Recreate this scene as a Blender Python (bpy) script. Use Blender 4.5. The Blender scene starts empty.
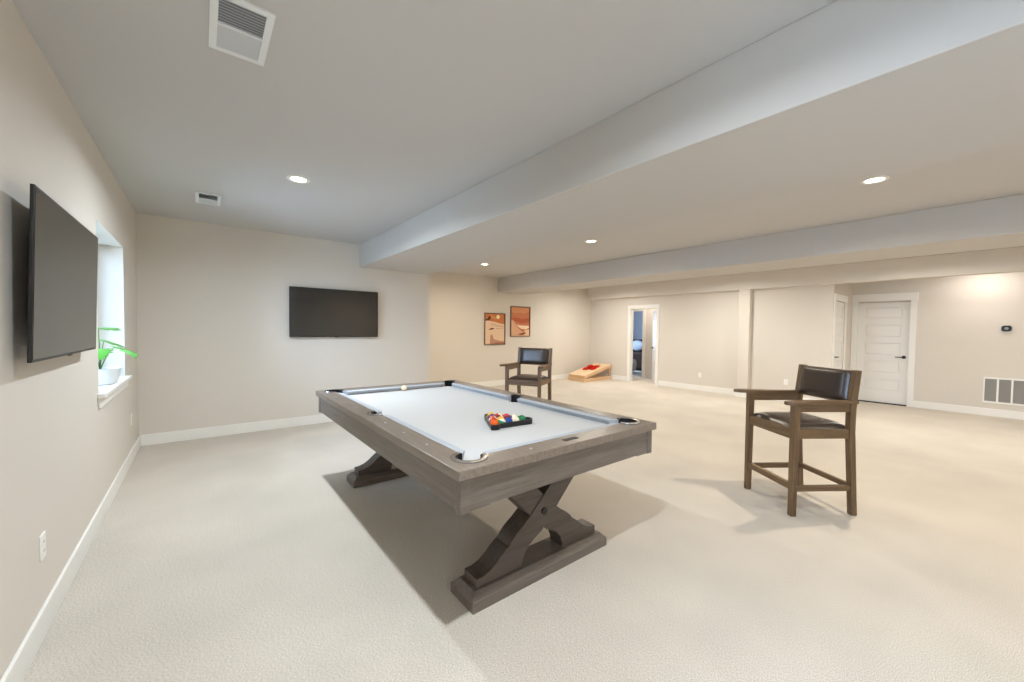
import bpy, bmesh, math, random
from mathutils import Vector, Matrix
from mathutils.geometry import tessellate_polygon
random.seed(7)
SC = bpy.context.scene
COL = SC.collection
PI = math.pi

# ------------------------------------------------------------------ materials
def new_mat(name):
    m = bpy.data.materials.new(name); m.use_nodes = True
    nt = m.node_tree; b = nt.nodes['Principled BSDF']
    return m, nt, b

def lin(r, g, b):
    f = lambda c: (c/255/12.92) if c/255 <= .04045 else ((c/255+.055)/1.055)**2.4
    return (f(r), f(g), f(b), 1)

def plain(name, col, rough=.5, metal=0, spec=.5, bump=0, bscale=60, coat=0):
    m, nt, b = new_mat(name)
    b.inputs['Base Color'].default_value = col
    b.inputs['Roughness'].default_value = rough
    b.inputs['Metallic'].default_value = metal
    b.inputs['Specular IOR Level'].default_value = spec
    b.inputs['Coat Weight'].default_value = coat
    tc = nt.nodes.new('ShaderNodeTexCoord'); n = nt.nodes.new('ShaderNodeTexNoise')
    n.inputs['Scale'].default_value = bscale; n.inputs['Detail'].default_value = 3
    nt.links.new(tc.outputs['Object'], n.inputs['Vector'])
    # slight variation of roughness keeps surfaces from looking like plastic
    mr = nt.nodes.new('ShaderNodeMapRange'); mr.inputs[3].default_value = rough*.9; mr.inputs[4].default_value = min(1, rough*1.1)
    nt.links.new(n.outputs['Fac'], mr.inputs[0]); nt.links.new(mr.outputs[0], b.inputs['Roughness'])
    if bump:
        bp = nt.nodes.new('ShaderNodeBump'); bp.inputs['Strength'].default_value = bump; bp.inputs['Distance'].default_value = .002
        nt.links.new(n.outputs['Fac'], bp.inputs['Height']); nt.links.new(bp.outputs[0], b.inputs['Normal'])
    return m

def wood(name, c1, c2, axis='X', rough=.4, scale=9, stretch=14, spec=.5):
    m, nt, b = new_mat(name)
    tc = nt.nodes.new('ShaderNodeTexCoord'); mp = nt.nodes.new('ShaderNodeMapping')
    s = [stretch]*3; s['XYZ'.index(axis)] = 1
    mp.inputs['Scale'].default_value = s
    n = nt.nodes.new('ShaderNodeTexNoise'); n.inputs['Scale'].default_value = scale*.35; n.inputs['Detail'].default_value = 6
    n.inputs['Roughness'].default_value = .65; n.inputs['Distortion'].default_value = .4
    r = nt.nodes.new('ShaderNodeValToRGB'); r.color_ramp.elements[0].position = .3; r.color_ramp.elements[1].position = .72
    r.color_ramp.elements[0].color = c1; r.color_ramp.elements[1].color = c2
    nt.links.new(tc.outputs['Object'], mp.inputs[0]); nt.links.new(mp.outputs[0], n.inputs['Vector'])
    nt.links.new(n.outputs['Fac'], r.inputs[0]); nt.links.new(r.outputs[0], b.inputs['Base Color'])
    b.inputs['Roughness'].default_value = rough
    b.inputs['Specular IOR Level'].default_value = spec
    bp = nt.nodes.new('ShaderNodeBump'); bp.inputs['Strength'].default_value = .15; bp.inputs['Distance'].default_value = .001
    nt.links.new(n.outputs['Fac'], bp.inputs['Height']); nt.links.new(bp.outputs[0], b.inputs['Normal'])
    return m

def carpet_mat():
    m, nt, b = new_mat('carpet')
    tc = nt.nodes.new('ShaderNodeTexCoord')
    mp = nt.nodes.new('ShaderNodeMapping'); mp.inputs['Rotation'].default_value = (0, 0, .25); mp.inputs['Scale'].default_value = (1, 2.2, 1)
    nt.links.new(tc.outputs['Object'], mp.inputs[0])
    n1 = nt.nodes.new('ShaderNodeTexNoise'); n1.inputs['Scale'].default_value = 120; n1.inputs['Detail'].default_value = 5; n1.inputs['Roughness'].default_value = .8
    n2 = nt.nodes.new('ShaderNodeTexNoise'); n2.inputs['Scale'].default_value = 1.6; n2.inputs['Detail'].default_value = 3
    nt.links.new(mp.outputs[0], n1.inputs['Vector']); nt.links.new(tc.outputs['Object'], n2.inputs['Vector'])
    r1 = nt.nodes.new('ShaderNodeValToRGB')
    r1.color_ramp.elements[0].position = .30; r1.color_ramp.elements[0].color = lin(140, 129, 116)
    r1.color_ramp.elements[1].position = .66; r1.color_ramp.elements[1].color = lin(240, 231, 217)
    nt.links.new(n1.outputs['Fac'], r1.inputs[0])
    r2 = nt.nodes.new('ShaderNodeValToRGB')
    r2.color_ramp.elements[0].position = .35; r2.color_ramp.elements[0].color = (.9, .9, .9, 1)
    r2.color_ramp.elements[1].position = .65; r2.color_ramp.elements[1].color = (1, 1, 1, 1)
    nt.links.new(n2.outputs['Fac'], r2.inputs[0])
    mx = nt.nodes.new('ShaderNodeMix'); mx.data_type = 'RGBA'; mx.blend_type = 'MULTIPLY'; mx.inputs[0].default_value = 1
    nt.links.new(r1.outputs[0], mx.inputs[6]); nt.links.new(r2.outputs[0], mx.inputs[7])
    nt.links.new(mx.outputs[2], b.inputs['Base Color'])
    b.inputs['Roughness'].default_value = 1; b.inputs['Specular IOR Level'].default_value = .1
    b.inputs['Sheen Weight'].default_value = .15
    bp = nt.nodes.new('ShaderNodeBump'); bp.inputs['Strength'].default_value = .35; bp.inputs['Distance'].default_value = .004
    nt.links.new(n1.outputs['Fac'], bp.inputs['Height']); nt.links.new(bp.outputs[0], b.inputs['Normal'])
    return m

def emit(name, col, s):
    m, nt, b = new_mat(name)
    b.inputs['Base Color'].default_value = (.8, .8, .8, 1)
    b.inputs['Emission Color'].default_value = col; b.inputs['Emission Strength'].default_value = s
    return m

def glass_mat():
    m, nt, b = new_mat('window_glass'); nt.nodes.remove(b)
    out = nt.nodes['Material Output']
    t = nt.nodes.new('ShaderNodeBsdfTransparent'); g = nt.nodes.new('ShaderNodeBsdfGlossy'); g.inputs['Roughness'].default_value = .02
    fr = nt.nodes.new('ShaderNodeFresnel'); fr.inputs[0].default_value = 1.45
    mx = nt.nodes.new('ShaderNodeMixShader')
    nt.links.new(fr.outputs[0], mx.inputs[0]); nt.links.new(t.outputs[0], mx.inputs[1]); nt.links.new(g.outputs[0], mx.inputs[2])
    nt.links.new(mx.outputs[0], out.inputs[0])
    return m

M = {}
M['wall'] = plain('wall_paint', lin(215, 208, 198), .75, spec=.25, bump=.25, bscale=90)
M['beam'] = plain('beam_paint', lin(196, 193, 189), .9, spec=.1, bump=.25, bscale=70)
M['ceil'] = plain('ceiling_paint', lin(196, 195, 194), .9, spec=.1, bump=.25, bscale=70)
M['trim'] = plain('white_trim_paint', lin(236, 234, 229), .4, spec=.4)
M['door'] = plain('white_door_paint', lin(232, 230, 226), .4, spec=.4)
M['carpet'] = carpet_mat()
M['bedwall'] = plain('blue_grey_paint', lin(196, 196, 200), .8, spec=.2)
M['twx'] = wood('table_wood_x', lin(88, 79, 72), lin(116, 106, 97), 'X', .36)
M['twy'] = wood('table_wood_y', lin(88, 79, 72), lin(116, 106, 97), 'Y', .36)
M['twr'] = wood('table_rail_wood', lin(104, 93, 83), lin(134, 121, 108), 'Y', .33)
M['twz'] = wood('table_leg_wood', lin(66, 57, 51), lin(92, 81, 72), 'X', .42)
M['cloth'] = plain('grey_playing_cloth', lin(196, 195, 193), .95, spec=.1, bump=.08, bscale=400)
M['cushion'] = plain('grey_cushion_cloth', lin(172, 176, 182), .9, spec=.15, bump=.05, bscale=400)
M['black'] = plain('black_plastic', lin(16, 16, 18), .35)
M['blackm'] = plain('black_matte', lin(14, 14, 15), .7)
M['pocket'] = plain('pocket_rubber', lin(12, 12, 13), .55)
M['silver'] = plain('dark_silver', lin(196, 196, 198), .2, metal=1)
M['sight'] = plain('pearl_inlay', lin(225, 222, 215), .25)
M['cwood'] = wood('chair_wood', lin(78, 57, 36), lin(118, 91, 60), 'Z', .42)
M['cwoodx'] = wood('chair_wood_across', lin(78, 57, 36), lin(118, 91, 60), 'X', .42)
M['cwoody'] = wood('chair_wood_along', lin(78, 57, 36), lin(118, 91, 60), 'Y', .42)
M['leather'] = plain('dark_brown_leather', lin(52, 40, 33), .3, spec=.6, bump=.3, bscale=120)
M['brass'] = plain('foot_plate_metal', lin(176, 152, 112), .35, metal=1)
M['screen'] = plain('television_glass', lin(24, 23, 22), .14, spec=.9)
M['bezel'] = plain('television_plastic', lin(10, 10, 11), .4)
M['steel'] = plain('bracket_steel', lin(30, 30, 32), .5, metal=1)
M['plastic'] = plain('white_plastic', lin(236, 235, 230), .45)
M['vent'] = plain('white_enamel', lin(226, 230, 232), .4)
M['ventin'] = plain('vent_shade', lin(150, 155, 160), .8)
M['ventlou'] = plain('louver_enamel', lin(196, 200, 203), .5)
M['grille'] = plain('grille_louver', lin(150, 147, 142), .6)
M['socket'] = plain('socket_shade', lin(60, 58, 55), .6)
M['lens'] = emit('lamp_lens', (1, .93, .82, 1), 14)
M['ply'] = wood('pine_plywood', lin(220, 188, 148), lin(240, 214, 178), 'X', .55, stretch=8)
M['pine'] = wood('pine_frame', lin(206, 164, 120), lin(228, 192, 150), 'X', .55)
M['pink'] = plain('pink_board_edge', lin(214, 150, 124), .6)
M['red'] = plain('red_canvas', lin(186, 34, 24), .9, spec=.1, bump=.3, bscale=200)
M['frame'] = wood('picture_frame_wood', lin(96, 66, 54), lin(128, 94, 78), 'Z', .5)
M['pot'] = plain('white_ceramic', lin(226, 230, 234), .3)
M['soil'] = plain('soil', lin(62, 46, 36), .95, bump=.8, bscale=60)
M['leaf'] = plain('leaf_green', lin(92, 168, 62), .4, spec=.4, bump=.2, bscale=30)
M['leafd'] = plain('stem_green', lin(70, 112, 60), .5)
M['leaf'].node_tree.nodes['Principled BSDF'].inputs['Subsurface Weight'].default_value = 0
M['glass'] = glass_mat()
M['lawn'] = plain('window_well_gravel', lin(190, 190, 186), .95, bump=.8, bscale=30)
M['pillow'] = plain('white_bedding', lin(200, 202, 206), .9, spec=.1)
M['throw'] = plain('brown_blanket', lin(78, 62, 54), .95, spec=.1)
M['beige'] = plain('beige_fabric', lin(204, 190, 172), .95, spec=.1, bump=.3, bscale=100)
M['gap'] = plain('dark_brown_and_gap_shade', lin(34, 28, 24), .7)  # dark furniture brown; under the door it stands for the shaded gap

# ------------------------------------------------------------------ mesh helpers
class MB:
    def __init__(s): s.bm = bmesh.new(); s.mi = 0
    def _f(s, vs):
        try: f = s.bm.faces.new(vs); f.material_index = s.mi; return f
        except ValueError: return None
    def box(s, a, b):
        x0, y0, z0 = a; x1, y1, z1 = b
        v = [s.bm.verts.new(p) for p in ((x0,y0,z0),(x1,y0,z0),(x1,y1,z0),(x0,y1,z0),(x0,y0,z1),(x1,y0,z1),(x1,y1,z1),(x0,y1,z1))]
        for q in ((3,2,1,0),(4,5,6,7),(0,1,5,4),(1,2,6,5),(2,3,7,6),(3,0,4,7)): s._f([v[i] for i in q])
        return s
    def hexa(s, pts):
        v = [s.bm.verts.new(p) for p in pts]
        for q in ((3,2,1,0),(4,5,6,7),(0,1,5,4),(1,2,6,5),(2,3,7,6),(3,0,4,7)): s._f([v[i] for i in q])
        return s
    def prism(s, loops, f0, f1):
        """loops: list of 2D loops (outer, holes); f0/f1 map (a,b) to 3D points of the two caps"""
        flat = [p for l in loops for p in l]
        tris = tessellate_polygon([[Vector((a, b, 0)) for a, b in l] for l in loops])
        A = [s.bm.verts.new(f0(*p)) for p in flat]; B = [s.bm.verts.new(f1(*p)) for p in flat]
        for t in tris:
            s._f([A[i] for i in t]); s._f([B[i] for i in reversed(t)])
        k = 0
        for l in loops:
            n = len(l)
            for i in range(n):
                j = (i+1) % n
                s._f([A[k+i], A[k+j], B[k+j], B[k+i]])
            k += n
        return s
    def zprism(s, loops, z0, z1): return s.prism(loops, lambda a, b: (a, b, z0), lambda a, b: (a, b, z1))
    def yprism(s, loops, y0, y1): return s.prism(loops, lambda a, b: (a, y0, b), lambda a, b: (a, y1, b))
    def xprism(s, loops, x0, x1): return s.prism(loops, lambda a, b: (x0, a, b), lambda a, b: (x1, a, b))
    def lathe(s, prof, c=(0,0,0), n=32, cap=True, axis='z', a0=0, a1=2*PI):
        full = abs(a1-a0-2*PI) < 1e-6; m = n if full else n+1
        def P(r, h, a):
            u, v = r*math.cos(a), r*math.sin(a)
            q = {'z': (u, v, h), 'x': (h, u, v), 'y': (u, h, v)}[axis]
            return (c[0]+q[0], c[1]+q[1], c[2]+q[2])
        rings = [[s.bm.verts.new(P(r, h, a0+(a1-a0)*i/n)) for i in range(m)] for r, h in prof]
        for k in range(len(rings)-1):
            for i in range(n):
                j = (i+1) % m
                s._f([rings[k][i], rings[k][j], rings[k+1][j], rings[k+1][i]])
        if cap and full:
            for r in (rings[0], rings[-1]): s._f(r)
        return s
    def tube(s, pts, r, n=8):
        pts = [Vector(p) for p in pts]; rr = r if isinstance(r, (list, tuple)) else [r]*len(pts)
        rings = []
        for i, p in enumerate(pts):
            t = (pts[min(i+1, len(pts)-1)] - pts[max(i-1, 0)]).normalized()
            u = t.orthogonal().normalized() if i == 0 else (u - t*u.dot(t)).normalized()
            w = t.cross(u)
            rings.append([s.bm.verts.new(p + (u*math.cos(2*PI*k/n) + w*math.sin(2*PI*k/n))*rr[i]) for k in range(n)])
        for i in range(len(rings)-1):
            for k in range(n): s._f([rings[i][k], rings[i][(k+1)%n], rings[i+1][(k+1)%n], rings[i+1][k]])
        s._f(rings[0]); s._f(rings[-1])
        return s
    def grid(s, fn, nu, nv):
        g = [[s.bm.verts.new(fn(i/nu, j/nv)) for j in range(nv+1)] for i in range(nu+1)]
        for i in range(nu):
            for j in range(nv): s._f([g[i][j], g[i+1][j], g[i+1][j+1], g[i][j+1]])
        return s
    def sphere(s, c, r, nu=24, nv=14):
        return s.lathe([(max(1e-5, r*math.sin(PI*k/nv)), -r*math.cos(PI*k/nv)) for k in range(nv+1)], c, nu, cap=False)
    def build(s, name, mat, parent=None, smooth=False, bevel=0, seg=2, flip=True):
        bmesh.ops.remove_doubles(s.bm, verts=s.bm.verts, dist=1e-6)
        if flip: bmesh.ops.recalc_face_normals(s.bm, faces=s.bm.faces)
        me = bpy.data.meshes.new(name); s.bm.to_mesh(me); s.bm.free()
        for m in (mat if isinstance(mat, (list, tuple)) else [mat]): me.materials.append(m)
        o = bpy.data.objects.new(name, me); COL.objects.link(o); o.parent = parent
        if smooth:
            for p in me.polygons: p.use_smooth = True
            me.set_sharp_from_angle(angle=math.radians(40))
        if bevel:
            b = o.modifiers.new('bevel', 'BEVEL'); b.width = bevel; b.segments = seg; b.limit_method = 'ANGLE'; b.angle_limit = math.radians(35)
            b.harden_normals = False
        return o

def tag(o, label, cat, group=None):
    o['label'] = label; o['category'] = cat
    if group: o['group'] = group
    return o
def struct(o): o['kind'] = 'structure'; return o
def empty(name, loc, rz=0):
    o = bpy.data.objects.new(name, None); COL.objects.link(o); o.location = loc; o.rotation_euler = (0, 0, rz)
    o.empty_display_size = .1
    return o
def copy_tree(o, parent=None):
    c = o.copy(); COL.objects.link(c)
    if parent: c.parent = parent
    for ch in list(o.children): copy_tree(ch, c)
    return c
def arc(cx, cy, r, a0, a1, n=10): return [(cx+r*math.cos(a0+(a1-a0)*i/n), cy+r*math.sin(a0+(a1-a0)*i/n)) for i in range(n+1)]
def rrect(x0, y0, x1, y1, r, n=5):
    return arc(x1-r, y0+r, r, -PI/2, 0, n)+arc(x1-r, y1-r, r, 0, PI/2, n)+arc(x0+r, y1-r, r, PI/2, PI, n)+arc(x0+r, y0+r, r, PI, 1.5*PI, n)

# ------------------------------------------------------------------ room dimensions
H = 2.74; ZB = 2.385; YB = 6.33; YF = 8.046; XE = 3.745; XS = 9.976; X1 = 10.12; X2 = 11.608; YA = 2.06; YR = -3.0
BH = .133; BT = .015

struct(MB().box((-.3, YR-.1, -.1), (15.1, 10.2, 0)).build('floor', M['carpet']))
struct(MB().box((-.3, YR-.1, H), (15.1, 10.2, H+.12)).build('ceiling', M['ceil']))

# left wall with a daylight opening added behind the camera and the seen window
WIN = [(-1.55, -.45, .0, 2.12), (4.09, 5.345, .935, 2.19)]
mb = MB(); ys = [YR-.1]
for y0, y1, z0, z1 in WIN:
    mb.box((-.3, ys[-1], 0), (0, y0, H)); z0 > 0 and mb.box((-.3, y0, 0), (0, y1, z0)); mb.box((-.3, y0, z1), (0, y1, H)); ys.append(y1)
mb.box((-.3, ys[-1], 0), (0, YB+.12, H))
struct(mb.build('wall_left', M['wall']))
struct(MB().box((0, YB, 0), (XE, YB+.12, H)).box((XE-.12, YB+.12, 0), (XE, YF, H)).build('wall_back', M['wall']))
struct(MB().box((XE-.12, YF, 0), (X1+.12, YF+.12, H)).build('wall_far', M['wall']))
# right wall with the open doorway
DY0, DY1, DZ = 5.79, 6.60, 2.06
struct(MB().box((X1, YA, 0), (X1+.12, DY0, H)).box((X1, DY0, DZ), (X1+.12, DY1, H)).box((X1, DY1, 0), (X1+.12, YF, H)).build('wall_right', M['wall']))
# return wall of the alcove (with a recess for the narrow door) and the alcove wall
NX0, NX1 = 10.24, 11.0
struct(MB().box((X1+.12, YA+.06, 0), (X2, YA+.14, H)).box((NX1, YA, 0), (X2, YA+.06, H)).box((NX0, YA, DZ+.02), (NX1, YA+.06, H)).build('wall_alcove_side', M['wall']))
BY0, BY1, BZ = 1.17, 1.965, 2.10
struct(MB().box((X2+.1, YR, 0), (X2+.18, YA+.14, H)).box((X2, YR, 0), (X2+.1, BY0, H)).box((X2, BY0, BZ), (X2+.1, BY1, H)).box((X2, BY1, 0), (X2+.1, YA+.14, H)).build('wall_alcove', M['wall']))
# rear wall behind the camera
struct(MB().box((0, YR-.1, 0), (X2+.18, YR, H)).build('wall_rear', M['wall']))
# beams and soffit with the post under it
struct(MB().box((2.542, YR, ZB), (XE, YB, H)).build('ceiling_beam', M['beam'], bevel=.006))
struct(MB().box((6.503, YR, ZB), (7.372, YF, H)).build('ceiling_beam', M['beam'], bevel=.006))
struct(MB().box((XS, YR, ZB), (X1, YF, H)).build('soffit', M['wall'], bevel=.006))
struct(MB().box((XS, 3.475, 0), (X1, 3.70, ZB)).build('wall_post', M['wall'], bevel=.006))
# hall and bedroom past the doorway
HX0 = 11.3
struct(MB().box((X1+.12, 5.0, 0), (HX0, 5.1, H)).box((X1+.12, YF, 0), (HX0, YF+.12, H)).box((HX0, 5.0, 0), (HX0+.1, 6.97, H)).box((HX0, 6.97, 2.06), (HX0+.1, 7.77, H)).box((HX0, 7.77, 0), (HX0+.1, YF+.12, H)).build('wall_hall', M['wall']))
struct(MB().box((HX0-.018, 6.87, 0), (HX0, 6.97, 2.06)).box((HX0-.018, 7.77, 0), (HX0, 7.86, 2.06)).box((HX0-.02, 6.86, 2.06), (HX0, 7.87, 2.17)).box((HX0, 6.97, 0), (HX0+.1, 6.982, 2.06)).box((HX0, 7.758, 0), (HX0+.1, 7.77, 2.06)).build('trim_5', M['trim'], bevel=.002))
struct(MB().box((HX0+.1, 4.9, 0), (14.9, 5.0, H)).box((HX0, YF+.12, 0), (HX0+.1, 10, H)).box((HX0+.1, 9.9, 0), (11.8, 10, H)).box((13.2, 9.9, 0), (15, 10, H)).box((11.8, 9.9, 0), (13.2, 10, .9)).box((11.8, 9.9, 2.0), (13.2, 10, H)).box((14.9, 4.9, 0), (15, 10, H)).build('wall_bedroom', M['bedwall']))  # unseen opening added in the back wall so daylight fills the bedroom

# baseboards
def base(name, *boxes):
    mb = MB()
    for a, b in boxes: mb.box(a, b)
    struct(mb.build(name, M['trim'], bevel=.004))
base('baseboard_left', ((0, -.45, 0), (BT, YB, BH)), ((0, YR, 0), (BT, -1.55, BH)))
base('baseboard_back', ((BT, YB-BT, 0), (XE+BT, YB, BH)), ((XE, YB, 0), (XE+BT, YF, BH)))
base('baseboard_far', ((XE+BT, YF-BT, 0), (X1, YF, BH)))
base('baseboard_right', ((X1-BT, DY1+.09, 0), (X1, YF-BT, BH)), ((X1-BT, 3.70+BT, 0), (X1, DY0-.09, BH)), ((X1-BT, YA, 0), (X1, 3.475-BT, BH)),
     ((XS-BT, 3.475-BT, 0), (XS, 3.70+BT, BH)), ((XS, 3.475-BT, 0), (X1, 3.475, BH)), ((XS, 3.70, 0), (X1, 3.70+BT, BH)))
base('baseboard_alcove', ((X2-BT, YR, 0), (X2, BY0-.09, BH)), ((NX1+.09, YA-BT, 0), (X2, YA, BH)))
base('baseboard_rear', ((BT, YR, 0), (X2-BT, YR+BT, BH)))

# door trims and doors
def lever(parent, base_pt, out, along, mat=None):
    """door lever: rose, neck and grip. out: unit vector off the door, along: direction of the grip"""
    o = Vector(out); a = Vector(along); p = Vector(base_pt)
    mb = MB(); mb.tube([p, p+o*.012], .032, 20); mb.tube([p+o*.012, p+o*.055], .011, 10)
    mb.tube([p+o*.05, p+o*.055+a*.03, p+o*.053+a*.12], [.012, .011, .009], 10)
    return mb.build('door_handle', M['black'], parent, smooth=True)

def panel_leaf(name, w, h, t, panels, parent=None):
    """flat door leaf in local x (width), y (thickness, face at y=0 looking -y), z; recessed panels"""
    mb = MB(); st = .115
    mb.box((0, .016, 0), (w, t, h))
    mb.box((0, 0, 0), (st, .016, h)); mb.box((w-st, 0, 0), (w, .016, h))
    edges = [0]+[z for p in panels for z in p]+[h]
    for k in range(0, len(edges), 2): mb.box((st, 0, edges[k]), (w-st, .016, edges[k+1]))
    for z0, z1 in panels:
        # raised field with sloped borders inside the recess
        g = .018; x0, x1 = st, w-st
        mb.hexa([(x0+g, .0165, z0+g), (x1-g, .0165, z0+g), (x1-g, .0165, z1-g), (x0+g, .0165, z1-g),
                 (x0+g+.012, .006, z0+g+.012), (x1-g-.012, .006, z0+g+.012), (x1-g-.012, .006, z1-g-.012), (x0+g+.012, .006, z1-g-.012)])
    return mb.build(name, M['door'], parent)
PAN = [(.24, .50), (.61, .87), (.98, 1.25), (1.35, 1.62), (1.73, 1.98)]

# big closed door in the alcove wall (faces -x)
dl = panel_leaf('door_1', BY1-BY0-.006, 2.07, .04, PAN)
dl.location = (X2+.035, BY1-.003, .022); dl.rotation_euler = (0, 0, -PI/2); struct(dl)
lv = lever(dl, (BY1-BY0-.075, 0, .955), (0, -1, 0), (-1, 0, 0))
th = MB().box((X2+.0, BY0, .0), (X2+.075, BY1, .02)).build('door_gap_shade', M['gap']); struct(th)  # dark strip in place of the shaded gap below the leaf
def casing_x(name, x, y0, y1, z, head=.13):
    mb = MB(); c = .09; t = .018
    mb.box((x-t, y0-c, 0), (x, y0, z)); mb.box((x-t, y1, 0), (x, min(y1+c, YA-.001) if y1 < YA else y1+c, z))
    mb.box((x-t-.008, y0-c-.012, z), (x, min(y1+c+.012, YA-.001) if y1 < YA else y1+c+.012, z+head))
    # jamb lining
    mb.box((x, y0-.001, 0), (x+.1, y0+.001, z)); mb.box((x, y1-.001, 0), (x+.1, y1+.001, z)); mb.box((x, y0, z-.001), (x+.1, y1, z+.001))
    return struct(mb.build(name, M['trim'], bevel=.002))
casing_x('trim_1', X2, BY0, BY1, BZ+.02, .15)
# narrow door in the return wall (faces -y)
d2 = panel_leaf('door_2', NX1-NX0-.006, 2.05, .04, PAN); d2.location = (NX0+.003, YA+.016, .02); struct(d2)
lever(d2, (.09, 0, .955), (0, -1, 0), (1, 0, 0))
mb = MB(); t = .018; z = DZ+.02
mb.box((NX0-.09, YA-t, 0), (NX0, YA, z)).box((NX1, YA-t, 0), (NX1+.09, YA, z)).box((NX0-.1, YA-t-.006, z), (NX1+.1, YA, z+.13))
struct(mb.build('trim_2', M['trim'], bevel=.002))
# doorway to the bedroom: cased opening with an open leaf
mb = MB(); x = X1
mb.box((x-t, DY0-.075, 0), (x, DY0, DZ)).box((x-t, DY1, 0), (x, DY1+.075, DZ)).box((x-t-.006, DY0-.085, DZ), (x, DY1+.085, DZ+.1))
mb.box((x, DY0, 0), (x+.12, DY0+.012, DZ)).box((x, DY1-.012, 0), (x+.12, DY1, DZ)).box((x, DY0, DZ-.012), (x+.12, DY1, DZ))
struct(mb.build('trim_3', M['trim'], bevel=.002))
d3 = panel_leaf('door_3', .77, 2.03, .036, PAN)
d3.location = (X1+.10, DY0+.02, .012); d3.rotation_euler = (0, 0, math.radians(41)); 
# face toward the room: leaf front faces local -y; mirror so panels face the camera side
d3.scale = (1, -1, 1); struct(d3)
lever(d3, (.70, 0, .955), (0, -1, 0), (-1, 0, 0))
for zz in (.45, 1.15, 1.87):
    MB().tube([(.012, -.008, zz-.05), (.012, -.008, zz+.05)], .011, 10).build('hinge', M['black'], d3)

# windows --------------------------------------------------------------
def window_left(name, y0, y1, z0, z1):
    xg = -.255; f = .055
    r = MB().box((xg-.03, y0, z0), (xg+.03, y0+f, z1)).box((xg-.03, y1-f, z0), (xg+.03, y1, z1)).box((xg-.03, y0+f, z0), (xg+.03, y1-f, z0+f)).box((xg-.03, y0+f, z1-f), (xg+.03, y1-f, z1)) \
        .box((xg-.02, (y0+y1)/2-.025, z0+f), (xg+.02, (y0+y1)/2+.025, z1-f)).build(name, M['plastic'], bevel=.004)
    struct(r)
    MB().box((xg-.004, y0+f-.01, z0+f-.01), (xg+.004, y1-f+.01, z1-f+.01)).build('glass_pane', M['glass'], r)
    return r
w1 = window_left('window_1', *WIN[1]); w2 = window_left('added_glass_door', *WIN[0])  # second one is an unseen glass door added to let daylight in
# sill and apron of the seen window
y0, y1, z0, z1 = WIN[1]
struct(MB().box((-.225, y0, z0-.03), (0, y1, z0+.002)).box((0, y0-.07, z0-.03), (.045, y1+.07, z0+.002)).box((0, y0-.05, z0-.105), (.018, y1+.05, z0-.03)).build('trim_4', M['trim'], bevel=.005))
# gravel beyond the windows
struct(MB().box((-30, -30, -.12), (-.31, 30, -.06)).box((-.3, -30, -.12), (15, YR-.12, -.06)).build('ground_outside', M['lawn']))

# ------------------------------------------------------------------ ceiling lights
def ceiling_light():
    r = empty('recessed_light', (0, 0, H))
    MB().lathe([(.092, 0), (.092, -.004), (.086, -.008), (.066, -.008), (.06, -.002), (.06, .0)], cap=False, n=40).build('trim_ring', M['plastic'], r, smooth=True)
    MB().lathe([(1e-4, -.0025), (.0605, -.0025)], cap=False, n=40).build('lens', M['lens'], r)
    return r
LPOS = [(1.27, .70, 'left', 'recessed ceiling light hidden above the near end of the pool table'),
        (1.27, 3.91, 'left', 'round recessed light in the grey ceiling above the far end of the pool table'),
        (5.05, .72, 'mid', 'round recessed light in the ceiling above the nearer chair, between the two beams'),
        (5.05, 3.79, 'mid', 'middle of the three recessed lights between the beams, above the back chair'),
        (5.05, 6.52, 'mid', 'farthest recessed light between the beams, near the wall with the pictures'),
        (8.7, .72, 'right', 'recessed light behind the far beam toward the panelled door'),
        (8.7, 3.79, 'right', 'recessed light behind the far beam in front of the wall post'),
        (10.75, 6.3, 'hall', 'added unseen light that brightens the small hall past the open doorway'),  # lamp added out of sight to brighten the hall
        (8.7, 6.6, 'right', 'recessed light behind the far beam over the bean bag boards'),
        (11.08, .22, 'alcove', 'recessed light behind the soffit beside the thermostat wall')]
proto = ceiling_light(); CANS = []
WARM = (1, .80, .58)
E_W = {'left': 50, 'mid': 30, 'right': 41, 'alcove': 12, 'hall': 20}
C_W = {'left': (.82, .915, 1), 'mid': (1, .88, .71), 'right': (1, .96, .87), 'alcove': (1, .92, .86), 'hall': (1, .9, .78)}
def can_lamp(x, y, key, k=1):
    l = bpy.data.lights.new('lamp', 'AREA'); l.shape = 'DISK'; l.size = .07; l.energy = E_W[key]*k; l.color = C_W[key]; l.spread = math.radians(165)
    o = bpy.data.objects.new('lamp', l); COL.objects.link(o); o.location = (x, y, H-.012); return o
for i, (x, y, k, lab) in enumerate(LPOS):
    r = proto if i == 0 else copy_tree(proto)
    r.location = (x, y, H); tag(r, lab, 'ceiling light', 'recessed ceiling lights')
    CANS.append((r, k))
for x, y, k in ((1.27, -2.5, 'left'), (5.05, -2.0, 'mid'), (8.7, -2.0, 'right')):  # extra lamps added out of view as fill light
    r = copy_tree(proto)
    r.location = (x, y, H); tag(r, 'added unseen ceiling light behind the camera, ' + ('over the added glass door' if x < 2 else 'between the beams' if x < 6 else 'beyond the far beam'), 'ceiling light', 'recessed ceiling lights')
    CANS.append((r, k))
for r, k in CANS:
    o = can_lamp(0, 0, k); o.parent = r; o.location = (0, 0, -.012)

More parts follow.
